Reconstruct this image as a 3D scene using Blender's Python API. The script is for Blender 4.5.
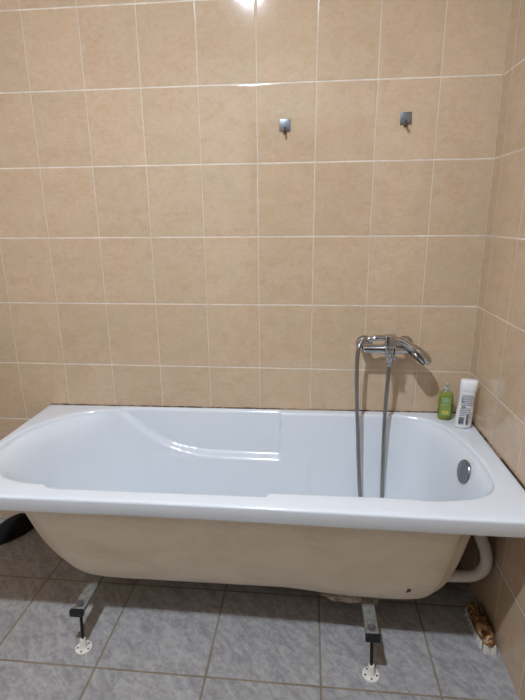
import bpy, bmesh, math, random
from mathutils import Matrix, Vector
from math import pi, sin, cos, sqrt
random.seed(4)
C = bpy.context.scene.collection
for o in list(bpy.data.objects):
    bpy.data.objects.remove(o)
S = bpy.context.scene

# ------------------------------------------------------------- camera
cd = bpy.data.cameras.new('camera'); cam = bpy.data.objects.new('camera', cd); C.objects.link(cam)
cd.sensor_fit = 'HORIZONTAL'; cd.sensor_width = 36.0; cd.lens = 473.47/525*36.0
cd.clip_start = 0.02
R_ = Vector((0.99528145, 0.09662284, -0.00888063))
D_ = Vector((0.01722256, -0.26598931, -0.96382211))
F_ = Vector((-0.09548938, 0.95912132, -0.26639832))
M = Matrix.Identity(4)
for i in range(3):
    M[i][0] = R_[i]; M[i][1] = -D_[i]; M[i][2] = -F_[i]
M[0][3], M[1][3], M[2][3] = 0.98711, -1.76051, 1.30302
cam.matrix_world = M
S.camera = cam

# ------------------------------------------------------------- world, lamp, exposure
w = bpy.data.worlds.new('world'); S.world = w; w.use_nodes = True
w.node_tree.nodes['Background'].inputs[0].default_value = (0.75, 0.85, 1, 1)
w.node_tree.nodes['Background'].inputs[1].default_value = 0.0
LAMP = (0.604, -1.50, 2.615)
LAMP_STRENGTH = 2080.0
S.view_settings.view_transform = 'Standard'
S.view_settings.look = 'None'
S.view_settings.gamma = 1.0
S.view_settings.use_curve_mapping = False
S.view_settings.exposure = 0.09

XR = 1.595      # right wall
XL = -0.62      # left wall
YF = -2.35      # wall behind the viewer
ZC = 2.63       # ceiling

# ------------------------------------------------------------- helpers
def srgb(r, g, b):
    f = lambda c: (c/255/12.92) if c/255 <= .04045 else ((c/255+.055)/1.055)**2.4
    return (f(r), f(g), f(b), 1)

def link_obj(name, me, mats, parent=None, smooth=True):
    o = bpy.data.objects.new(name, me); C.objects.link(o)
    for m in (mats if isinstance(mats, (list, tuple)) else [mats]):
        me.materials.append(m)
    if smooth:
        for p in me.polygons: p.use_smooth = True
    if parent is not None:
        o.parent = parent
        # geometry is written in world coordinates; keep it there
        px = parent; off = Vector((0, 0, 0))
        while px is not None:
            off += px.location; px = px.parent
        me.transform(Matrix.Translation(-off))
    return o

def obj(name, bm, mats, parent=None, smooth=True, angle=None):
    bmesh.ops.recalc_face_normals(bm, faces=bm.faces[:])
    me = bpy.data.meshes.new(name); bm.to_mesh(me); bm.free()
    o = link_obj(name, me, mats, parent, smooth)
    if smooth:
        me.set_sharp_from_angle(angle=math.radians(angle or 38))
    return o

def thing(name, label, cat, loc=(0, 0, 0), group=None):
    o = bpy.data.objects.new(name, None); C.objects.link(o); o.location = loc
    o.empty_display_size = 0.05
    o['label'] = label; o['category'] = cat
    if group: o['group'] = group
    return o

def add_box(bm, c, s, bev=0.0, rot=None, seg=2):
    r = bmesh.ops.create_cube(bm, size=1.0)
    vs = r['verts']
    bmesh.ops.scale(bm, vec=s, verts=vs)
    if bev > 0:
        es = list({e for v in vs for e in v.link_edges})
        rr = bmesh.ops.bevel(bm, geom=es, offset=bev, segments=seg, affect='EDGES', profile=0.6)
        vs = list({v for f in rr['faces'] for v in f.verts} | {v for v in vs if v.is_valid})
        # all verts of this island
        seen = set(vs); st = list(vs)
        while st:
            v = st.pop()
            for e in v.link_edges:
                q = e.other_vert(v)
                if q not in seen: seen.add(q); st.append(q)
        vs = list(seen)
    if rot is not None:
        bmesh.ops.transform(bm, matrix=rot.to_4x4(), verts=vs)
    bmesh.ops.translate(bm, vec=c, verts=vs)
    return vs

def frame_for(d):
    d = Vector(d).normalized()
    up = Vector((0, 0, 1)) if abs(d.z) < .95 else Vector((0, 1, 0))
    a = d.cross(up).normalized(); b = d.cross(a).normalized()
    return a, b

def add_rings(bm, rings, cap0=True, cap1=True, closed=True):
    vr = [[bm.verts.new(p) for p in r] for r in rings]
    n = len(rings[0])
    for i in range(len(vr)-1):
        for j in range(n if closed else n-1):
            k = (j+1) % n
            bm.faces.new((vr[i][j], vr[i][k], vr[i+1][k], vr[i+1][j]))
    if cap0: bm.faces.new(vr[0][::-1])
    if cap1: bm.faces.new(vr[-1])
    return vr

def add_revolve(bm, base, axis, prof, n=24, cap=True):
    """prof: list of (distance along axis, radius)"""
    axis = Vector(axis).normalized(); a, b = frame_for(axis); base = Vector(base)
    rings = []
    for h, r in prof:
        rings.append([base+axis*h+(a*cos(2*pi*k/n)+b*sin(2*pi*k/n))*max(r, 1e-4) for k in range(n)])
    add_rings(bm, rings, cap, cap)

def catmull(pts, sub=8, closed=False):
    out = []; n = len(pts)
    P = [Vector(p) for p in pts]
    rng = range(n) if closed else range(n-1)
    for i in rng:
        p0 = P[(i-1) % n] if closed or i > 0 else P[0]*2-P[1]
        p1 = P[i]; p2 = P[(i+1) % n]
        p3 = P[(i+2) % n] if closed or i+2 < n else P[-1]*2-P[-2]
        for k in range(sub):
            t = k/sub
            out.append(0.5*((2*p1)+(p2-p0)*t+(2*p0-5*p1+4*p2-p3)*t*t+(-p0+3*p1-3*p2+p3)*t**3))
    if not closed: out.append(P[-1])
    return out

def add_tube(bm, pts, rad, n=14, ref=None, cap=True, ell=None):
    """rad float or list; ell = list of (ra, rb) with ref direction fixed"""
    P = [Vector(p) for p in pts]; rings = []
    a = None
    for i, p in enumerate(P):
        d = (P[min(i+1, len(P)-1)]-P[max(i-1, 0)]).normalized()
        if ref is not None:
            a = (Vector(ref)-d*Vector(ref).dot(d)).normalized()
        elif a is None:
            a, _ = frame_for(d)
        else:
            a = (a-d*a.dot(d)).normalized()
        b = d.cross(a)
        if ell: ra, rb = ell[i]
        else:
            ra = rb = rad[i] if isinstance(rad, (list, tuple)) else rad
        rings.append([p+a*cos(2*pi*k/n)*ra+b*sin(2*pi*k/n)*rb for k in range(n)])
    add_rings(bm, rings, cap, cap)

# ------------------------------------------------------------- materials
class N:
    def __init__(s, name):
        s.m = bpy.data.materials.new(name); s.m.use_nodes = True
        s.t = s.m.node_tree; s.b = s.t.nodes['Principled BSDF']
    def new(s, k, **kw):
        n = s.t.nodes.new(k)
        for a, v in kw.items(): setattr(n, a, v)
        return n
    def put(s, sock, v):
        if isinstance(v, bpy.types.NodeSocket): s.t.links.new(v, sock)
        else: sock.default_value = v
    def math(s, op, a, b=0.0, c=None):
        n = s.new('ShaderNodeMath', operation=op)
        s.put(n.inputs[0], a); s.put(n.inputs[1], b)
        if c is not None: s.put(n.inputs[2], c)
        return n.outputs[0]
    def mix(s, f, a, b, mode='MIX'):
        n = s.new('ShaderNodeMix', data_type='RGBA', blend_type=mode)
        s.put(n.inputs[0], f); s.put(n.inputs[6], a); s.put(n.inputs[7], b)
        return n.outputs[2]
    def noise(s, vec, scale, detail=4, rough=.55, dist=0.0):
        n = s.new('ShaderNodeTexNoise')
        if vec is not None: s.put(n.inputs['Vector'], vec)
        n.inputs['Scale'].default_value = scale; n.inputs['Detail'].default_value = detail
        n.inputs['Roughness'].default_value = rough; n.inputs['Distortion'].default_value = dist
        return n.outputs[0]
    def ramp(s, f, lo, hi, clo=0.0, chi=1.0):
        n = s.new('ShaderNodeMapRange', interpolation_type='SMOOTHSTEP')
        s.put(n.inputs[0], f)
        n.inputs[1].default_value = lo; n.inputs[2].default_value = hi
        n.inputs[3].default_value = clo; n.inputs[4].default_value = chi
        return n.outputs[0]
    def comb(s, x, y, z):
        n = s.new('ShaderNodeCombineXYZ')
        s.put(n.inputs[0], x); s.put(n.inputs[1], y); s.put(n.inputs[2], z)
        return n.outputs[0]
    def bump(s, h, strength=.3, dist=.002):
        n = s.new('ShaderNodeBump'); s.put(n.inputs['Height'], h)
        n.inputs['Strength'].default_value = strength; n.inputs['Distance'].default_value = dist
        s.t.links.new(n.outputs[0], s.b.inputs['Normal'])
    def objco(s):
        tc = s.new('ShaderNodeTexCoord'); sp = s.new('ShaderNodeSeparateXYZ')
        s.t.links.new(tc.outputs['Object'], sp.inputs[0])
        return tc.outputs['Object'], sp.outputs[0], sp.outputs[1], sp.outputs[2]

def simple(name, col, rough=.4, metal=0.0, var=.06, vscale=30, bump=0.0, bscale=200, **kw):
    g = N(name); v, x, y, z = g.objco()
    nz = g.noise(v, vscale, 4)
    c2 = tuple(max(0, c*(1-var*3)) for c in col[:3])+(1,)
    g.put(g.b.inputs['Base Color'], g.mix(g.ramp(nz, .35, .75), col, c2))
    g.b.inputs['Roughness'].default_value = rough; g.b.inputs['Metallic'].default_value = metal
    for k, val in kw.items(): g.b.inputs[k.replace('_', ' ')].default_value = val
    if bump: g.bump(g.noise(v, bscale, 3), bump, .001)
    return g.m

def tiled(name, axes, su, sv, u0, v0, gw, c1, c2, grout, rough, kind, spec=.5):
    g = N(name); v, x, y, z = g.objco()
    ax = {'x': x, 'y': y, 'z': z}
    u = g.math('DIVIDE', g.math('SUBTRACT', ax[axes[0]], u0), su)
    vv = g.math('DIVIDE', g.math('SUBTRACT', ax[axes[1]], v0), sv)
    # a slightly wobbly joint, as hand-set tiles have
    def edge(t, s):
        fr = g.math('FRACT', t)
        d = g.math('SUBTRACT', 0.5, g.math('ABSOLUTE', g.math('SUBTRACT', fr, 0.5)))
        return g.math('MULTIPLY', d, s)
    du = edge(u, su); dv = edge(vv, sv)
    d = g.math('MINIMUM', g.math('ADD', du, gw*.14 if kind == 'wall' else 0.0), dv)
    wob = g.math('MULTIPLY', g.math('SUBTRACT', g.noise(v, 60, 2), .5), gw*.35)
    d = g.math('ADD', d, wob)
    mask = g.ramp(d, gw*.42, gw*.62, 1.0, 0.0)
    # per-tile random
    cell = g.comb(g.math('FLOOR', u), g.math('FLOOR', vv), 3.0)
    wn = g.new('ShaderNodeTexWhiteNoise', noise_dimensions='3D'); g.t.links.new(cell, wn.inputs['Vector'])
    shift = g.math('MULTIPLY', wn.outputs['Value'], 7.0)
    if kind == 'wall':
        vec = g.comb(g.math('ADD', g.math('MULTIPLY', ax[axes[0]], 1.0), shift), g.math('ADD', g.math('MULTIPLY', ax[axes[1]], 1.25), shift), shift)
        n1 = g.noise(vec, 17, 8, .68, .5); n2 = g.noise(vec, 70, 5, .65, .4)
        f = g.ramp(g.math('ADD', g.math('MULTIPLY', n1, .65), g.math('MULTIPLY', n2, .35)), .36, .66)
        col = g.mix(f, c1, c2)
        tint = g.math('MULTIPLY_ADD', wn.outputs['Value'], .07, .965)
        vein = g.ramp(g.math('ABSOLUTE', g.math('SUBTRACT', g.noise(vec, 14, 5, .6, 1.6), .5)), 0, .025, .93, 1.0)
        tint = g.math('MULTIPLY', tint, vein)
    else:
        rv = g.new('ShaderNodeVectorRotate', rotation_type='Z_AXIS'); 
        g.t.links.new(g.comb(g.math('ADD', ax[axes[0]], shift), ax[axes[1]], shift), rv.inputs['Vector'])
        rv.inputs['Angle'].default_value = .8
        mp = g.new('ShaderNodeMapping'); g.t.links.new(rv.outputs[0], mp.inputs[0]); mp.inputs['Scale'].default_value = (1, 2.6, 1)
        n1 = g.noise(mp.outputs[0], 13, 9, .74, .9); n2 = g.noise(v, 55, 4, .7)
        f = g.ramp(g.math('ADD', g.math('MULTIPLY', n1, .65), g.math('MULTIPLY', n2, .35)), .36, .64)
        col = g.mix(f, c1, c2)
        tint = g.math('MULTIPLY_ADD', wn.outputs['Value'], .06, .96)
    if kind == 'wall':
        hue = g.ramp(g.noise(g.comb(g.math('ADD', ax[axes[0]], shift), ax[axes[1]], 0.0), 6, 3), .3, .7)
        col = g.mix(g.math('MULTIPLY', hue, .45), col, srgb(202, 174, 146))
        hue2 = g.ramp(g.noise(g.comb(ax[axes[0]], g.math('ADD', ax[axes[1]], shift), 4.0), 6, 3), .4, .75)
        col = g.mix(g.math('MULTIPLY', hue2, .45), col, srgb(192, 176, 144))
    tc = g.new('ShaderNodeMix', data_type='RGBA', blend_type='MULTIPLY')
    tc.inputs[0].default_value = 1.0; g.put(tc.inputs[6], col); g.put(tc.inputs[7], g.comb(tint, tint, tint))
    gcol = g.mix(g.ramp(g.noise(v, 11, 4), .35, .7), grout, tuple(c*.78 for c in grout[:3])+(1,))
    if kind == 'wall':   # the upright joints are greyer and narrower than the level ones
        up = g.math('LESS_THAN', du, dv)
        gcol = g.mix(g.math('MULTIPLY', up, .45), gcol, srgb(184, 174, 158))
    out = g.mix(mask, tc.outputs[2], gcol)
    g.put(g.b.inputs['Base Color'], out)
    g.put(g.b.inputs['Roughness'], g.math('ADD', g.math('MULTIPLY', mask, .6-rough), g.math('MULTIPLY_ADD', n2, .04, rough-.02)))
    g.b.inputs['Specular IOR Level'].default_value = spec
    h = g.math('ADD', g.ramp(d, gw*.3, gw*1.3, 0, 1), g.math('MULTIPLY', g.noise(v, 5, 2), .35 if kind == 'wall' else .5))
    g.bump(h, .35, .0015)
    return g.m

T1, T2 = srgb(207, 183, 155), srgb(195, 167, 137)
GR = srgb(230, 219, 202)
M_back = tiled('back wall tile', 'xz', .2, .25, 0, .2415, .0042, T1, T2, GR, .085, 'wall')
M_side = tiled('side wall tile', 'yz', .2, .25, -.0712, .2415, .0042, T1, T2, GR, .085, 'wall')
M_floor = tiled('floor tile', 'xy', .3388, .3388, .3632, -.6915, .0062, srgb(174, 171, 169), srgb(134, 132, 131), srgb(136, 124, 106), .32, 'floor', .35)
M_ceil = simple('ceiling paint', srgb(226, 224, 218), .8, var=.02)

def acrylic(name, col, dirt=None):
    g = N(name); v, x, y, z = g.objco()
    c = g.mix(g.ramp(g.noise(v, 6, 3), .4, .8), col, tuple(a*.97 for a in col[:3])+(1,))
    g.put(g.b.inputs['Base Color'], c)
    g.b.inputs['Roughness'].default_value = .16
    g.b.inputs['Coat Weight'].default_value = .5; g.b.inputs['Coat Roughness'].default_value = .08
    return g.m
M_white = acrylic('white acrylic', srgb(221, 227, 232))
def shellmat():
    g = N('raw cream underside'); v, x, y, z = g.objco()
    vec = g.comb(g.math('MULTIPLY', x, .8), y, g.math('MULTIPLY', z, 1.6))
    c = g.mix(g.ramp(g.noise(vec, 7, 6, .65, .6), .35, .72), srgb(230, 218, 197), srgb(217, 203, 180))
    sp = g.ramp(g.noise(v, 60, 3, .7), .70, .76)
    c = g.mix(g.math('MULTIPLY', sp, .35), c, srgb(120, 100, 80))
    g.put(g.b.inputs['Base Color'], c); g.b.inputs['Roughness'].default_value = .42
    g.bump(g.noise(v, 24, 4), .25, .002)
    return g.m
M_shell = shellmat()
M_chrome = simple('chrome', (.50, .50, .51, 1), .14, 1.0, var=.01)
M_dchrome = simple('dulled chrome', (.27, .27, .28, 1), .22, 1.0, var=.01)
M_hose = simple('brushed hose metal', (.30, .285, .265, 1), .32, .9, var=.03)
M_steel = simple('galvanised steel', srgb(165, 165, 160), .45, .7, var=.12, vscale=60, bump=.2)
M_rod = simple('dark threaded steel', srgb(40, 38, 36), .5, .6)
M_blackp = simple('black plastic', srgb(18, 18, 20), .45)
M_whitep = simple('white plastic', srgb(222, 218, 208), .4, var=.03)
M_pipe = simple('white corrugated pipe plastic', srgb(214, 206, 194), .45, var=.03)
M_dark = simple('dark hole', srgb(20, 16, 14), .8)
M_face = simple('dark rubber spray face', srgb(38, 38, 40), .5)
M_resin = simple('rough glass fibre resin', srgb(168, 156, 140), .7, var=.2, vscale=90, bump=.9, bscale=140)
M_grey = simple('satin grey metal', srgb(128, 132, 138), .35, .75, var=.03)
M_rust = simple('rusty hook metal', srgb(110, 84, 66), .5, .5, var=.1)
M_bottle = simple('white bottle plastic', srgb(226, 226, 224), .3, var=.01)
M_bottlecap = simple('white glossy cap plastic', srgb(236, 236, 236), .22, var=.01)
M_ink = simple('grey blue ink', srgb(128, 132, 150), .5)
M_inkblue = simple('dark ink', srgb(70, 72, 86), .5)
M_labelgreen = simple('pale green print', srgb(150, 190, 170), .5)
M_labelyellow = simple('yellow flower print', srgb(214, 205, 110), .5)
M_labelwhite = simple('white print', srgb(225, 228, 215), .5)
M_greenlabel = simple('green transparent label', srgb(140, 158, 84), .3, var=.06, vscale=80)
M_bristle = simple('off white bristles', srgb(206, 200, 188), .8, var=.06, vscale=160, bump=.6, bscale=400)
M_black = simple('black felt', srgb(14, 13, 15), .95, var=.1, vscale=120, bump=.8, bscale=500)
def mouldmat():
    g = N('aged joint with dark mould'); v, x, y, z = g.objco()
    f = g.ramp(g.noise(v, 9, 5, .75), .46, .60)
    g.put(g.b.inputs['Base Color'], g.mix(f, srgb(58, 46, 36), srgb(150, 130, 108))); g.b.inputs['Roughness'].default_value = .8
    return g.m
M_mould = mouldmat()
M_seal = simple('aged joint sealant', srgb(208, 186, 158), .6, var=.1, vscale=30)

def greenmat():
    g = N('green liquid in clear plastic')
    g.b.inputs['Base Color'].default_value = srgb(122, 158, 62)
    g.b.inputs['Roughness'].default_value = .12
    g.b.inputs['Transmission Weight'].default_value = .45
    g.b.inputs['IOR'].default_value = 1.35
    v, x, y, z = g.objco()
    g.put(g.b.inputs['Base Color'], g.mix(g.ramp(g.noise(v, 40, 3), .35, .7), srgb(176, 186, 92), srgb(132, 148, 62)))
    return g.m
M_green = greenmat()
M_clear = simple('clear cap plastic', srgb(205, 215, 200), .15, var=.02, Transmission_Weight=.6)

def brushmat():
    g = N('brown mottled brush back'); v, x, y, z = g.objco()
    f = g.ramp(g.noise(v, 34, 5, .6, 1.5), .44, .54)
    f2 = g.ramp(g.noise(v, 26, 3, .5, 2.2), .50, .62)
    c = g.mix(f, srgb(60, 34, 18), srgb(176, 142, 100)); c = g.mix(f2, c, srgb(118, 76, 34))
    g.put(g.b.inputs['Base Color'], c); g.b.inputs['Roughness'].default_value = .3
    return g.m
M_brush = brushmat()
def lampmat():
    g = N('lit lamp globe')
    g.b.inputs['Base Color'].default_value = (.9, .9, .9, 1)
    g.b.inputs['Emission Color'].default_value = (.86, .96, 1.12, 1)
    g.b.inputs['Emission Strength'].default_value = LAMP_STRENGTH
    return g.m

# ------------------------------------------------------------- room
def structure(name, c, s, m):
    bm = bmesh.new(); add_box(bm, c, s)
    o = obj(name, bm, m, smooth=False); o['kind'] = 'structure'
    return o
t = .1
XM = (XL+XR)/2; YM = YF/2
structure('floor', (XM, YM, -t/2), (XR-XL+2*t, -YF+2*t, t), M_floor)
structure('ceiling', (XM, YM, ZC+t/2), (XR-XL+2*t, -YF+2*t, t), M_ceil)
structure('wall_back', (XM, t/2, ZC/2), (XR-XL+2*t, t, ZC), M_back)
M_paint = simple('pale wall paint', srgb(225, 222, 214), .8, var=.02)
structure('wall_front', (XM, YF-t/2, ZC/2), (XR-XL+2*t, t, ZC), M_paint)
M_added_door = simple('dark brown added door', srgb(70, 48, 34), .4, var=.1, vscale=8)
dr = structure('added_door_1', (.95, YF+.02, 1.02), (.80, .04, 2.04), M_added_door)  # unseen door, added to give the chrome a dark reflection
structure('added_door_trim_1', (.51, YF+.025, 1.03), (.07, .05, 2.06), M_added_door)  # side posts of the added door, out of view as well
structure('added_door_trim_2', (1.39, YF+.025, 1.03), (.07, .05, 2.06), M_added_door)
structure('wall_right', (XR+t/2, YM, ZC/2), (t, -YF, ZC), M_side)
structure('wall_left', (XL-t/2, YM, ZC/2), (t, -YF, ZC), M_side)
# pale grout bead down the corner
bm = bmesh.new()
add_box(bm, (XR-.0012, -.0012, ZC/2), (.0024, .0024, ZC-.002))
o = obj('trim_1', bm, M_seal, smooth=False); o['kind'] = 'structure'

# ------------------------------------------------------------- bathtub
X0, X1, Y0, Y1 = -.084, 1.590, -.688, -.004
def sstep(a, b, t):
    t = min(max((t-a)/(b-a), 0), 1); return t*t*(3-2*t)
def yfront(x): return .012-.018*sstep(.5, 1.65, x)
def rimz(x): return .5715+.0085*(x-.8)
RIM = [(1.30, -.045), (1.10, -.045), (.9, -.045), (.7, -.045), (.5, -.045), (.32, -.045), (.215, -.048), (.129, -.066), (.045, -.122), (-.027, -.222),
       (-.050, -.32), (-.044, -.42), (-.012, -.492), (.05, -.548), (.14, -.588), (.25, -.599), (.4, -.600), (.6, -.600), (.8, -.600),
       (1.0, -.600), (1.2, -.600), (1.33, -.603), (1.42, -.594), (1.475, -.570), (1.508, -.532), (1.523, -.48), (1.527, -.42), (1.524, -.35),
       (1.515, -.27), (1.498, -.19), (1.472, -.125), (1.435, -.080), (1.385, -.055)]
dense = catmull([(x, y, 0) for x, y in RIM], 40, closed=True)
def resample(P, n):
    L = [0]
    for i in range(len(P)): L.append(L[-1]+(P[(i+1) % len(P)]-P[i]).length)
    out = []; j = 0
    for k in range(n):
        s = L[-1]*k/n
        while L[j+1] < s: j += 1
        f = (s-L[j])/max(1e-9, L[j+1]-L[j])
        out.append(P[j].lerp(P[(j+1) % len(P)], f))
    return out
NP = 720
rim = resample(dense, NP)
nrm = []
for i in range(NP):
    d = (rim[(i+1) % NP]-rim[i-1]).normalized()
    nv = Vector((d.y, -d.x, 0))
    c = Vector((min(max(rim[i].x, .3), 1.3), -.325, 0))
    if nv.dot(rim[i]-c) < 0: nv = -nv
    nrm.append(nv)
def outer_pt(i, inset=0.0):
    p = rim[i]; c = Vector((min(max(p.x, .30), 1.30), -.33, 0)); d = p-c
    ts = []
    if d.x > 1e-6: ts.append((X1-inset-c.x)/d.x)
    if d.x < -1e-6: ts.append((X0+inset-c.x)/d.x)
    if d.y > 1e-6: ts.append((Y1-inset-c.y)/d.y)
    if d.y < -1e-6: ts.append((Y0+inset-c.y)/d.y)
    return c+d*min(ts)
outs = [outer_pt(i) for i in range(NP)]
snap = {}
for cx in (X0, X1):
    for cy in (Y0, Y1):
        k = min(range(NP), key=lambda i: (outs[i]-Vector((cx, cy, 0))).length)
        snap[k] = (cx, cy)
def outer_ring(inset, dz):
    r = []
    for i in range(NP):
        if i in snap:
            cx, cy = snap[i]
            p = Vector((cx+(inset if cx == X0 else -inset), cy+(inset if cy == Y0 else -inset), 0))
        else:
            p = outs[i].copy()
            p.x = min(max(p.x, X0+inset), X1-inset); p.y = min(max(p.y, Y0+inset), Y1-inset)
        if abs(p.y-(Y0+inset)) < 1e-5: p.y += yfront(p.x)
        r.append(Vector((p.x, p.y, rimz(p.x)+dz)))
    return r
def mapb(p, bx0, bx1, by0, by1):
    u = (p.x+.052)/(1.527+.052); v = (p.y+.606)/(.606-.045)
    return Vector((bx0+(bx1-bx0)*u, by0+(by1-by0)*v, 0))
def sstep(a, b, t):
    t = min(max((t-a)/(b-a), 0), 1); return t*t*(3-2*t)
def gfun(v, a, p): return a*v+(1-a)*(1-(max(0, 1-v**p))**(1/p))
def gend(v, p=4.0): return .12*(1-math.exp(-v/.06))+.36*v+.52*(1-(max(0, 1-v**p))**(1/p))
LEDGE = [(.12, .60), (.165, .586), (.205, .570), (.244, .546), (.283, .515), (.322, .484), (.36, .458), (.40, .436), (.44, .418), (.48, .406), (.54, .395), (.60, .389), (.70, .386), (.90, .386)]
def zledge(x):
    if x <= LEDGE[0][0]: return .62
    for (a, za), (b, zb) in zip(LEDGE, LEDGE[1:]):
        if x <= b: return za+(zb-za)*(x-a)/(b-a)
    return LEDGE[-1][1]
DEPTH = .405
def wall_pt(i, v):
    p = rim[i]
    b = mapb(p, .278, 1.345, -.492, -.135)
    gx = gend(v); gy = gfun(v, .60, 3.2)
    q = Vector((p.x+(b.x-p.x)*gx, p.y+(b.y-p.y)*gy, 0))
    z = rimz(p.x)-.012-(DEPTH-.012)*v
    side = abs(nrm[i].y)
    if side > .45 and p.x < 1.1:
        # elbow-rest recess: upper wall set back, ending on a curved ledge
        zl = zledge(q.x)
        m = sstep(zl-.003, zl+.012, z)*sstep(.45, .75, side)*(1-sstep(.879, .889, q.x))*(sstep(.10, .17, q.x) if nrm[i].y > 0 else sstep(.13, .30, q.x))
        q = q+nrm[i]*((.018+(.022 if nrm[i].y > 0 else .0)*v)*m)
        # the wall below the ledge stands slightly proud up to x = 1.0
        lo = (1-sstep(.378, .392, z))*(1-sstep(.985, 1.012, q.x))*sstep(.3, .5, q.x)
        q = q-nrm[i]*(.0028*lo)
    elif side > .9 and p.x > 1.1:
        q = q+nrm[i]*(.004*sstep(1.285, 1.30, q.x)*(1-sstep(1.33, 1.40, q.x)))
    return Vector((q.x, q.y, z))
NV = 64
top0 = [wall_pt(i, 0) for i in range(NP)]
def near_ring(off, dz):
    return [Vector((top0[i].x+nrm[i].x*off, top0[i].y+nrm[i].y*off, rimz(top0[i].x)+dz)) for i in range(NP)]
rings = []
rings.append(outer_ring(.013, -.048))
rings.append(outer_ring(.0095, -.051))
rings.append(outer_ring(.0075, -.047))
rings.append(outer_ring(.0004, -.008))
rings.append(outer_ring(.0006, -.0040))
rings.append(outer_ring(.0026, -.0010))
rings.append(outer_ring(.006, 0))
near = near_ring(.014, 0)
outr = rings[-1]
for i in range(NP):   # the narrow back edge: never let the bead reach past the outer edge
    n_ = near[i]
    n_.x = min(max(n_.x, X0+.010), X1-.010); n_.y = min(max(n_.y, Y0+.010), Y1-.010)
for f in (.25, .5, .75):
    rings.append([outr[i].lerp(near[i], f) for i in range(NP)])
rings.append(near)
rings.append(near_ring(.009, -.0006)); rings.append(near_ring(.005, -.0022))
rings.append(near_ring(.002, -.005)); rings.append(near_ring(.0005, -.0085))
for k in range(NV+1):
    v = k/NV
    rings.append([wall_pt(i, 1-(1-v)**1.15) for i in range(NP)])
last = rings[-1]
for f in (.93, .8, .6, .35, .12):
    r = []
    for i in range(NP):
        c = Vector((min(max(last[i].x, .55), 1.25), -.325, last[i].z))
        q = c.lerp(last[i], f); q.z = last[i].z-.004*(1-f)
        r.append(q)
    rings.append(r)

tub = thing('bathtub', 'white acrylic bathtub with bare cream underside standing on white screw feet', 'bathtub', (.75, -.35, 0))
bm = bmesh.new(); add_rings(bm, rings, False, False)
# close the bottom by merging the last, nearly flat ring
bm.verts.ensure_lookup_table()
bl = bm.verts[-NP:]
bmesh.ops.contextual_create(bm, geom=list(bl))
obj('basin', bm, M_white, tub, angle=60)

# outer, unfinished underside
def shell_pt(i, v):
    if True:
        ey = abs(nrm[i].y); p = rim[i]+nrm[i]*(.003+.023*sstep(.86, 1.0, ey))-Vector((.0, 0, 0))
        p.y = max(min(p.y, -.0145), -.6365)
        b = mapb(rim[i], .256, 1.360, -.442-.034*sstep(.88, 1.20, rim[i].x), -.150)
        gx = gend(v, 4.6); gy = gfun(v, .38, 3.3)
        q = Vector((p.x+(b.x-p.x)*gx, p.y+(b.y-p.y)*gy, 0))
        z = rimz(p.x)-.030-(.389)*v
        return Vector((q.x, q.y, z))
def shell_ring(v): return [shell_pt(i, v) for i in range(NP)]
rs = [shell_ring(1-(1-k/40)**1.5) for k in range(41)]
last = rs[-1]
for f in (.92, .6, .2):
    r = []
    for i in range(NP):
        c = Vector((min(max(last[i].x, .55), 1.2), -.325, last[i].z)); r.append(c.lerp(last[i], f))
    rs.append(r)
bm = bmesh.new(); add_rings(bm, rs, False, False)
bm.verts.ensure_lookup_table(); bmesh.ops.contextual_create(bm, geom=list(bm.verts[-NP:]))
shell = obj('outer_shell', bm, M_shell, tub, angle=60)
shell['label'] = 'cream coloured unfinished outer side of the bathtub'

# small chipped mark low on the right of the front
bm = bmesh.new()
def shell_front(x, z):
    best = None
    for k in range(300):
        v = k/300; p = min((q for q in shell_ring_pts(x, v)), key=lambda q: abs(q.z-z))
        if best is None or abs(p.z-z) < abs(best.z-z): best = p
    return best
def shell_ring_pts(x, v):
    i = min((i for i in range(NP) if nrm[i].y < -.8), key=lambda i: abs(rim[i].x-x))
    return [shell_pt(i, v)]
pts = [shell_front(1.343+a, .240+b)+Vector((0, -.0005, 0)) for a, b in ((-.004, .006), (.0, .009), (.004, .006), (.003, .001), (-.001, -.003), (-.005, -.0035))]
add_tube(bm, catmull(pts, 4), .0022, 8)
obj('chip_mark', bm, M_dark, tub)

# resin-covered reinforcement board glimpsed below the front edge
bm = bmesh.new()
n = 26; m_ = 8
g = [[None]*(m_+1) for _ in range(n+1)]
for lay in (0,):
    ring = []
    for a in range(n+1):
        x = 1.035+.185*a/n
        row = []
        prof = [(-.45, .158), (-.495, .154), (-.508, .146), (-.510, .136), (-.504, .126), (-.49, .121), (-.42, .121), (-.38, .156)]
        for (yy, zz) in prof:
            e = .006*(random.random()-.5)
            edge = min(1, a/7)
            zz2 = zz if zz > .15 else .156-(.156-zz)*edge
            row.append(Vector((x, yy+e, zz2+.003*(random.random()-.5))))
        ring.append(row)
add_rings(bm, ring, True, True)
rb = obj('reinforcement_board', bm, M_resin, tub, angle=25)
rb['label'] = 'rough pale resin covered reinforcement under the tub'

# chrome overflow cover on the drain-end wall
bm = bmesh.new()
ax = Vector((-.978, -.115, .18)).normalized(); oc = Vector((1.5030, -.341, .513))
add_revolve(bm, oc+ax*-.004, ax, [(0, .033), (.008, .034), (.012, .0385), (.016, .039), (.019, .037), (.0205, .031), (.0205, .0)], 40)
ov = obj('overflow_cover', bm, M_dchrome, tub); ov['label'] = 'round chrome overflow cover'
# white waste pipe between tub end and wall
bm = bmesh.new()
pp = catmull([(1.530, -.415, .46), (1.532, -.418, .40), (1.534, -.42, .345), (1.555, -.42, .295), (1.566, -.42, .25), (1.560, -.42, .212), (1.530, -.42, .186), (1.47, -.42, .180), (1.40, -.41, .172), (1.30, -.39, .165)], 14)
rad = [.0185+.0003*sin(i*1.3) for i in range(len(pp))]
add_tube(bm, pp, rad, 20)
pipe = obj('waste_pipe', bm, M_pipe, tub)
pipe['label'] = 'white flexible overflow pipe looping beside the wall'

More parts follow.
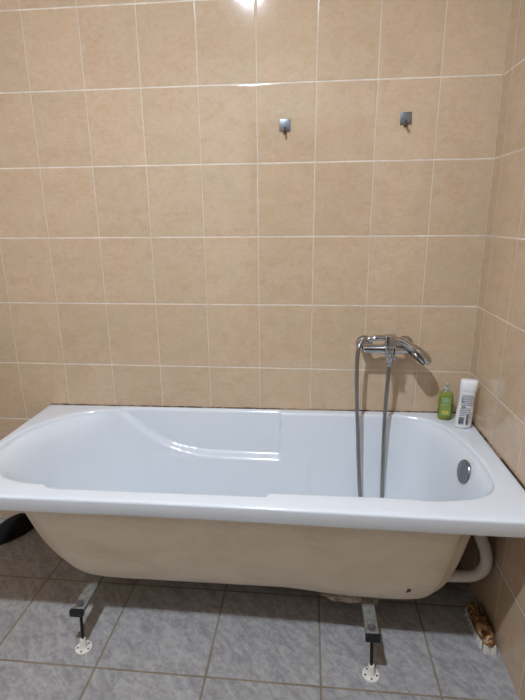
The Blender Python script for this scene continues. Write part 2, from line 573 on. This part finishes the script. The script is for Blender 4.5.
def support(x, lean, yf):
    bm = bmesh.new()
    zb, zt = .130, .147
    add_box(bm, (x, (yf+.010-.065)/2, (zb+zt)/2), (.038, -.065-(yf+.010), zt-zb), .003)
    bar = obj('support_bar', bm, M_steel, tub)
    for ye in (yf+.007, -.0600):
        bm = bmesh.new()
        add_box(bm, (x, ye, (zb+zt)/2), (.042, .014, zt-zb+.003), .002)
        c_ = obj('end_cap', bm, M_blackp, bar); c_['label'] = 'black plastic end cap'
    for yy in (yf+.034, -.09):
        bm = bmesh.new()
        add_revolve(bm, (x, yy, zt-.001), (0, 0, 1), [(0, .0145), (.0030, .0145), (.0031, .0)], 24)
        obj('washer', bm, M_chrome, bar)
        bm = bmesh.new()
        add_revolve(bm, (x, yy, zt+.001), (0, 0, 1), [(0, .009), (.007, .009), (.008, .0082)], 6)
        add_revolve(bm, (x, yy, zt+.008), (0, 0, 1), [(0, .0045), (.004, .0045), (.005, .0036)], 12)
        obj('bolt', bm, M_grey, bar)
        bm = bmesh.new()
        prof = []
        for k in range(60):
            prof.append((k*.0018, .0050 if k % 2 else .0042))
        add_revolve(bm, (x+lean, yy-.024, .028), (-lean/.13, .18, 1), prof, 12)
        obj('threaded_rod', bm, M_rod, bar)
        bm = bmesh.new()
        fx, fy = x+lean, yy-.024
        nseg = 48
        # flange disc; shade of its screw holes is painted by dark discs
        outer = []; R0 = .0255; rh = .0030; rc = .0165
        add_revolve(bm, (fx, fy, 0), (0, 0, 1), [(0, .0255), (.003, .0257), (.0045, .0245), (.0058, .013), (.010, .0100), (.036, .0088), (.038, .0078)], 48)
        ft = obj('foot', bm, M_whitep, bar); ft['label'] = 'white plastic foot with a drilled round flange'
        bm = bmesh.new()
        for q in range(5):
            an = -pi/2+q*2*pi/5
            add_revolve(bm, (fx+.0175*cos(an), fy+.0175*sin(an), .0044), (0, 0, 1), [(0, .0030), (.0012, .0030)], 12)
        # screw holes are dark recess plugs on the flange
        h = obj('screw_hole', bm, M_dark, bar)
support(.292, .006, -.639)
support(1.187, 0.002, -.651)

# dark mouldy joint and sealant between rim and wall
bm = bmesh.new()
rr = []
n = 160
for k in range(n+1):
    x = -.083+1.67*k/n
    hgt = .0005+.0030*max(0, sin(k*.37)*sin(k*.113+1))*random.random()+.001*random.random()
    z = rimz(x)-.006
    rr.append([Vector((x, -.0002, z)), Vector((x, -.0050, z)), Vector((x, -.0045, z+.0055+hgt*.3)), Vector((x, -.0006, z+.0060+hgt))])
add_rings(bm, rr, True, True)
o = obj('wall_joint', bm, M_mould, smooth=False)
o.name = 'trim_2'; o['kind'] = 'structure'
bm = bmesh.new(); rr = []
n = 70
for k in range(n+1):
    y = -.012-.68*k/n
    hgt = .001*random.random()
    z = rimz(XR)-.006
    rr.append([Vector((XR-.0002, y, z)), Vector((XR-.0050, y, z)), Vector((XR-.0045, y, z+.0058+hgt*.4)), Vector((XR-.0006, y, z+.0060+hgt))])
add_rings(bm, rr, True, True)
o = obj('trim_3', bm, M_mould, smooth=False); o['kind'] = 'structure'

# ------------------------------------------------------------- mixer tap
tap = thing('bath_mixer_tap', 'chrome wall mounted bath mixer tap above the back edge of the tub', 'tap', (1.27, 0, .845))
for i, x in enumerate((1.197, 1.347)):
    bm = bmesh.new()
    add_revolve(bm, (x, -.0003, .848), (0, -1, 0), [(0, .031), (.003, .0315), (.008, .029), (.013, .022), (.016, .017)], 36)
    obj('wall_flange', bm, M_chrome, tap)
    bm = bmesh.new()
    add_revolve(bm, (x, -.012, .848), (0, -1, 0), [(0, .0145), (.022, .0145), (.023, .0175), (.047, .0175), (.049, .016)], 6)
    obj('union_nut', bm, M_chrome, tap)
bm = bmesh.new()
add_revolve(bm, (1.186, -.075, .847), (1, 0, 0), [(0, .010), (.002, .0155), (.012, .0170), (.065, .0165), (.078, .021), (.112, .021), (.125, .0165), (.165, .0160), (.173, .0140), (.175, .008)], 36)
obj('body', bm, M_chrome, tap)
# centre block: hand shower cradle on top, diverter and outlet below
bm = bmesh.new()
add_box(bm, (1.273, -.128, .890), (.037, .034, .044), .005, seg=3)
add_box(bm, (1.273, -.123, .862), (.027, .028, .026), .006, seg=3)
add_box(bm, (1.274, -.100, .857), (.022, .050, .016), .004, seg=3)
obj('lever', bm, M_chrome, tap)
bm = bmesh.new()
add_revolve(bm, (1.278, -.102, .862), (0, -.0, -1), [(0, .015), (.012, .017), (.030, .018), (.040, .0135), (.052, .0125), (.055, .010)], 28)
add_revolve(bm, (1.278, -.102, .815), (0, 0, -1), [(0, .0125), (.012, .0125), (.014, .0115), (.026, .0115), (.028, .009)], 6)
obj('outlet', bm, M_chrome, tap)
bm = bmesh.new()
add_revolve(bm, (1.286, -.114, .828), (.35, -1, 0), [(0, .008), (.012, .008), (.016, .0075), (.018, .004)], 20)
obj('diverter_knob', bm, M_chrome, tap)
bm = bmesh.new()   # cradle fork under the hand shower handle
add_tube(bm, catmull([(1.300, -.074, .860), (1.300, -.078, .870), (1.300, -.093, .8685), (1.300, -.106, .872), (1.300, -.110, .884)], 5), .0032, 10)
obj('cradle', bm, M_chrome, tap)

# ------------------------------------------------------------- hand shower with its hose
hs = thing('hand_shower', 'chrome hand shower resting on the mixer tap with a long grey metal hose', 'hand shower', (1.30, -.115, .885))
SH = Vector((.002, .022, -.005))
cp = [(1.208, -.115, .8945), (1.222, -.115, .896), (1.245, -.115, .8975), (1.275, -.115, .8955), (1.308, -.115, .888), (1.334, -.117, .8765), (1.356, -.119, .862), (1.378, -.120, .845), (1.398, -.120, .828), (1.412, -.120, .8155), (1.4195, -.120, .809)]
el = [(.0075, .0075), (.0105, .0100), (.0115, .0105), (.0125, .0110), (.0135, .0115), (.019, .0130), (.027, .0160), (.033, .0195), (.033, .019), (.024, .0135), (.006, .004)]
cs = catmull([Vector(p)+SH for p in cp], 6)
es = catmull([(a, b, 0) for a, b in el], 6)
bm = bmesh.new()
add_tube(bm, cs, 0, 28, ref=(0, 1, 0), ell=[(max(e.x, .002), max(e.y, .002)) for e in es])
obj('handle', bm, M_chrome, hs, angle=70)
bm = bmesh.new()
fn = Vector((-.66, -.10, -.745)).normalized()
fc = Vector((1.380, -.120, .843))+SH+fn*.012
add_revolve(bm, fc, fn, [(0, .036), (.006, .0375), (.011, .0365), (.012, .032), (.0105, .0)], 40)
f_ = obj('spray_face', bm, M_face, hs); f_['label'] = 'dark spray face'
bm = bmesh.new()
add_revolve(bm, fc+fn*-.001, fn, [(0, .0385), (.006, .0392), (.0085, .0378)], 40, cap=False)
obj('rim_ring', bm, M_chrome, hs)
bm = bmesh.new()
add_revolve(bm, (1.218, -.093, .888), (-1, 0, -.03), [(0, .0085), (.003, .0095), (.016, .0092), (.02, .0078)], 20)
obj('connector', bm, M_chrome, hs)
hp = catmull([(1.202, -.093, .8875), (1.188, -.096, .886), (1.174, -.104, .876), (1.1655, -.115, .855), (1.163, -.115, .82), (1.163, -.116, .777), (1.168, -.117, .662), (1.177, -.117, .54), (1.184, -.117, .43),
              (1.196, -.117, .28), (1.204, -.120, .215), (1.225, -.125, .187), (1.256, -.125, .187), (1.278, -.112, .215), (1.284, -.100, .256), (1.281, -.098, .34), (1.2775, -.098, .458), (1.2755, -.098, .56), (1.2755, -.098, .66), (1.277, -.100, .74), (1.278, -.102, .789)], 22)
# even spacing so the ribs of the spiral are regular
L = [0]
for a, b in zip(hp, hp[1:]): L.append(L[-1]+(b-a).length)
even = []; j = 0; ns = int(L[-1]/.0021)
for k in range(ns+1):
    s = L[-1]*k/ns
    while j < len(L)-2 and L[j+1] < s: j += 1
    even.append(hp[j].lerp(hp[j+1], min(1, (s-L[j])/max(1e-9, L[j+1]-L[j]))))
bm = bmesh.new()
add_tube(bm, even, [.0076 if k % 2 else .0068 for k in range(len(even))], 12)
ho = obj('hose', bm, M_hose, hs, angle=80); ho['label'] = 'grey metal spiral hose'

# ------------------------------------------------------------- hooks on the wall
def hook(x, z, label, rz):
    h = thing('wall_hook', label, 'hook', (x, 0, z), 'metal hooks on the back wall')
    bm = bmesh.new()
    rot = Matrix.Rotation(rz, 3, 'Y')
    add_box(bm, (x, -.0025, z), (.037, .004, .037), .0012, rot=rot)
    obj('plate', bm, M_grey, h, angle=30)
    bm = bmesh.new()
    add_tube(bm, catmull([(x, -.004, z-.008), (x, -.010, z-.016), (x, -.013, z-.024), (x, -.020, z-.027), (x, -.027, z-.023), (x, -.029, z-.016)], 5), .0032, 10)
    add_box(bm, (x, -.0025, z-.020), (.013, .003, .014), .001)
    obj('peg', bm, M_rust, h)
hook(.896, 1.611, 'small square grey metal wall hook, the left one, nearer the bright reflection', .02)
hook(1.298, 1.622, 'small square grey metal wall hook, the right one, high above the mixer tap', -.02)

# ------------------------------------------------------------- bottles
def ellring(cx, cy, z, a, b, yaw, n=40, p=2.6):
    out = []
    for k in range(n):
        t_ = 2*pi*k/n
        ct, st = cos(t_), sin(t_)
        lx = a*math.copysign(abs(ct)**(2/p), ct); ly = b*math.copysign(abs(st)**(2/p), st)
        out.append(Vector((cx+lx*cos(yaw)-ly*sin(yaw), cy+lx*sin(yaw)+ly*cos(yaw), z)))
    return out
def loft(prof, cx, cy, z0, yaw, p=2.6, lean=(0, 0)):
    bm = bmesh.new()
    add_rings(bm, [ellring(cx+lean[0]*h, cy+lean[1]*h, z0+h, a, b, yaw, p=p) for h, a, b in prof])
    return bm
# green bottle
gx, gy, gz, gyaw = 1.498, -.064, rimz(1.492)+.0004, -.22
gb = thing('soap_bottle', 'small see-through green soap bottle beside the white bottle', 'bottle', (gx, gy, gz))
obj('bottle_body', loft([(0, .020, .012), (.002, .0235, .015), (.010, .0255, .017), (.030, .0265, .018), (.060, .0265, .018), (.092, .0250, .017), (.104, .0215, .015), (.110, .0150, .012), (.113, .0110, .010)], gx, gy, gz, gyaw, 2.8), M_green, gb, angle=50)
bm = bmesh.new()
add_revolve(bm, (gx, gy, gz+.112), (0, 0, 1), [(0, .0115), (.002, .0120), (.010, .0120), (.012, .009), (.014, .0060), (.024, .0050), (.027, .0030)], 24)
obj('nozzle', bm, M_clear, gb)
fx_, fy_ = Vector((cos(gyaw), sin(gyaw), 0)), Vector((sin(gyaw), -cos(gyaw), 0))
def decal(name, c, right, out, shapes, m, parent, th=.0006):
    """raised print: shapes are (u, v, w, h) boxes in the front plane"""
    bm = bmesh.new()
    rot = Matrix((right, -out, Vector((0, 0, 1)))).transposed()
    for (u, v, ww, hh) in shapes:
        add_box(bm, Vector(c)+right*u+Vector((0, 0, v)), (ww, th, hh), 0, rot=rot)
    return obj(name, bm, m, parent, smooth=False)
gc = Vector((gx, gy, gz))+fy_*.0182
decal('label', gc, fx_, fy_, [(0, .055, .036, .072)], M_greenlabel, gb)
gc2 = gc+fy_*.0006
decal('print', gc2, fx_, fy_, [(0, .074+.0065*k, ww, .0034) for k, ww in enumerate((.018, .024, .014))]+[(-.001, .062, .020, .002)], M_labelgreen, gb)
bm = bmesh.new()
for q in range(8):
    an = q*pi/4
    cc = gc2+fx_*(.009*cos(an))+Vector((0, 0, .032+.005*sin(an)))
    add_revolve(bm, cc, fy_, [(0, .0034), (.0008, .0030)], 10)
obj('flower_print', bm, M_labelyellow, gb)

# white bottle
wx, wy, wz, wyaw = 1.5430, -.134, rimz(1.5475)+.0004, -.20
wb = thing('shampoo_bottle', 'tall white shampoo bottle with small dark back print in the tub corner', 'bottle', (wx, wy, wz))
ln = (.045, .0)
obj('bottle_body', loft([(0, .023, .013), (.002, .0260, .0165), (.010, .0275, .0180), (.035, .0280, .0185), (.070, .0265, .0185), (.100, .0245, .0185), (.125, .0255, .0190), (.138, .0270, .0195), (.1395, .0265, .0190)], wx, wy, wz, wyaw, 2.6, ln), M_bottle, wb, angle=50)
obj('cap', loft([(.1400, .0270, .0195), (.142, .0285, .0205), (.160, .0285, .0207), (.172, .0280, .0203), (.1765, .0265, .0185), (.178, .0230, .0155)], wx, wy, wz, wyaw, 2.8, ln), M_bottlecap, wb, angle=50)
rx_, ry_ = Vector((cos(wyaw), sin(wyaw), 0)), Vector((sin(wyaw), -cos(wyaw), 0))
wc = Vector((wx, wy, wz))+ry_*.0192
rnd = random.Random(9)
lines = []
for k in range(16):
    z = .125-.0068*k
    if .080 < z < .088: continue
    x = -.018
    while x < .016:
        ww = rnd.uniform(.002, .006)
        if z < .055 and x > -.002 and x < .008: x += .006; continue
        lines.append((x+ww/2+.045*z, z, ww, .0026)); x += ww+.0012
decal('print', wc, rx_, ry_, lines, M_ink, wb)
decal('heading_print', wc, rx_, ry_, [(-.008, .083, .006, .004), (-.001, .083, .006, .004), (-.012, .110, .002, .018), (-.008, .102, .010, .002)], M_inkblue, wb)
bars = []; x = -.016
while x < .0:
    ww = rnd.choice((.0008, .0012, .0018)); bars.append((x, .030, ww, .026)); x += ww+rnd.choice((.0008, .0014))
bars += [(.010, .018+.004*k, .007, .0022) for k in range(10)]
decal('barcode', wc+ry_*.0003, rx_, ry_, bars, M_inkblue, wb)

# ------------------------------------------------------------- scrubbing brush by the right wall
b0, b1 = Vector((1.558, -.366, 0)), Vector((1.565, -.540, 0))
br = thing('scrubbing_brush', 'brown mottled scrubbing brush with pale bristles on the floor by the right wall', 'brush', (1.5535, -.44, 0))
dv = (b1-b0).normalized(); sv_ = Vector((-dv.y, dv.x, 0)); LN = (b1-b0).length
def brush_ring(z, k, hw, lo, hi, n=44, wob=0):
    out = []
    for i in range(n):
        a = 2*pi*i/n
        cx = cos(a); sx = sin(a)
        u = (lo+hi)/2+(hi-lo)/2*math.copysign(abs(cx)**.72, cx)
        wv = hw*math.copysign(abs(sx)**.8, sx)*(1-.10*(u/LN))
        out.append(b0+dv*u+sv_*(wv)+Vector((0, 0, z)))
    return out
bm = bmesh.new()
add_rings(bm, [brush_ring(.022, 0, .0245, .003, LN-.006), brush_ring(.025, 0, .027, .0, LN-.003), brush_ring(.036, 0, .027, 0, LN-.003), brush_ring(.043, 0, .023, .006, LN-.010), brush_ring(.047, 0, .014, .018, LN-.022)])
obj('brush_back', bm, M_brush, br, angle=60)
bm = bmesh.new()
rndb = random.Random(5)
for iu in range(9):
    for iv in range(4):
        u = .012+(LN-.024)*iu/8; vv_ = -.0186+.0124*iv
        if (iu in (0, 8)) and iv in (0, 3): vv_ *= .7
        c = b0+dv*u+sv_*vv_
        fl = Vector(((u-LN/2)*.06, 0, 0))
        ts = []
        for h, r in ((.0005, .0064), (.010, .0064), (.023, .0056)):
            f = (h-.023)/-.023
            cc = c+dv*((u-LN/2)*.09*f)+sv_*(vv_*.10*f)
            ts.append([cc+Vector((cos(q*2*pi/14)*r*(1+.12*rndb.random()), sin(q*2*pi/14)*r*(1+.12*rndb.random()), h)) for q in range(14)])
        add_rings(bm, ts)
bs = obj('bristles', bm, M_bristle, br, angle=50); bs['label'] = 'off white bristle tufts'

# ------------------------------------------------------------- black slipper behind the tub, by the back wall
sp0 = Vector((-.298, -.168, .0)); sp1 = Vector((-.215, .0, 0))
sl = thing('slipper', 'black felt slipper on the floor beyond the left end of the tub', 'slipper', (-.26, -.09, 0))
d = Vector((.50, .866, 0)).normalized(); s_ = Vector((-d.y, d.x, 0))
def sring(z, grow, lo=0, n=48):
    out = []
    c0 = Vector((-.312, -.205, 0))
    for i in range(n):
        a = 2*pi*i/n; u = .5-.5*cos(a)
        wv = (.022+.013*sin(pi*min(1, u*1.05))**.8+.006*u)*abs(sin(a))**.7*math.copysign(1, sin(a))
        out.append(c0+d*(u*.215)+s_*(wv*grow)+Vector((0, 0, z)))
    return out
bm = bmesh.new()
add_rings(bm, [sring(0.0005, .92), sring(.004, 1.0), sring(.016, 1.02), sring(.019, .96)])
obj('sole', bm, M_black, sl, angle=60)
bm = bmesh.new()
rs_ = []
for k in range(15):
    u = .0+k/14
    c0 = Vector((-.312, -.205, 0))+d*(u*.215)
    wv = (.019+.014*sin(pi*min(1, u*.95+.02))**.8+.006*u)*(1 if k < 14 else .3)
    wv *= min(1, (0.25+u*6))*min(1, .15+(1-u)*5)
    hh = (.040+.030*sin(pi*u)**1.0)*min(1, .35+(1-u)*2.2)*min(1, .5+u*5)
    rs_.append([c0+s_*(wv*cos(pi*q/12))+Vector((0, 0, .016+hh*sin(pi*q/12))) for q in range(13)])
add_rings(bm, rs_, True, True, closed=True)
obj('upper', bm, M_black, sl, angle=60)

# ------------------------------------------------------------- ceiling lamp
lp = thing('ceiling_lamp', 'lit round downlight in the bathroom ceiling', 'lamp', (LAMP[0], LAMP[1], ZC))
bm = bmesh.new()
prof = [(.0, .030), (.0, .055), (.006, .056), (.014, .050), (.0145, .0475), (.004, .0465)]
rings_ = []
for h, rr_ in prof:
    rings_.append([Vector((LAMP[0]+rr_*cos(2*pi*k/40), LAMP[1]+rr_*sin(2*pi*k/40), ZC-h)) for k in range(40)])
add_rings(bm, rings_, False, False)
obj('lamp_ring', bm, M_whitep, lp)
bm = bmesh.new()
add_revolve(bm, (LAMP[0], LAMP[1], ZC-.006), (0, 0, -1), [(0, .044), (.008, .0445)], 32)
obj('lamp_lens', bm, lampmat(), lp)
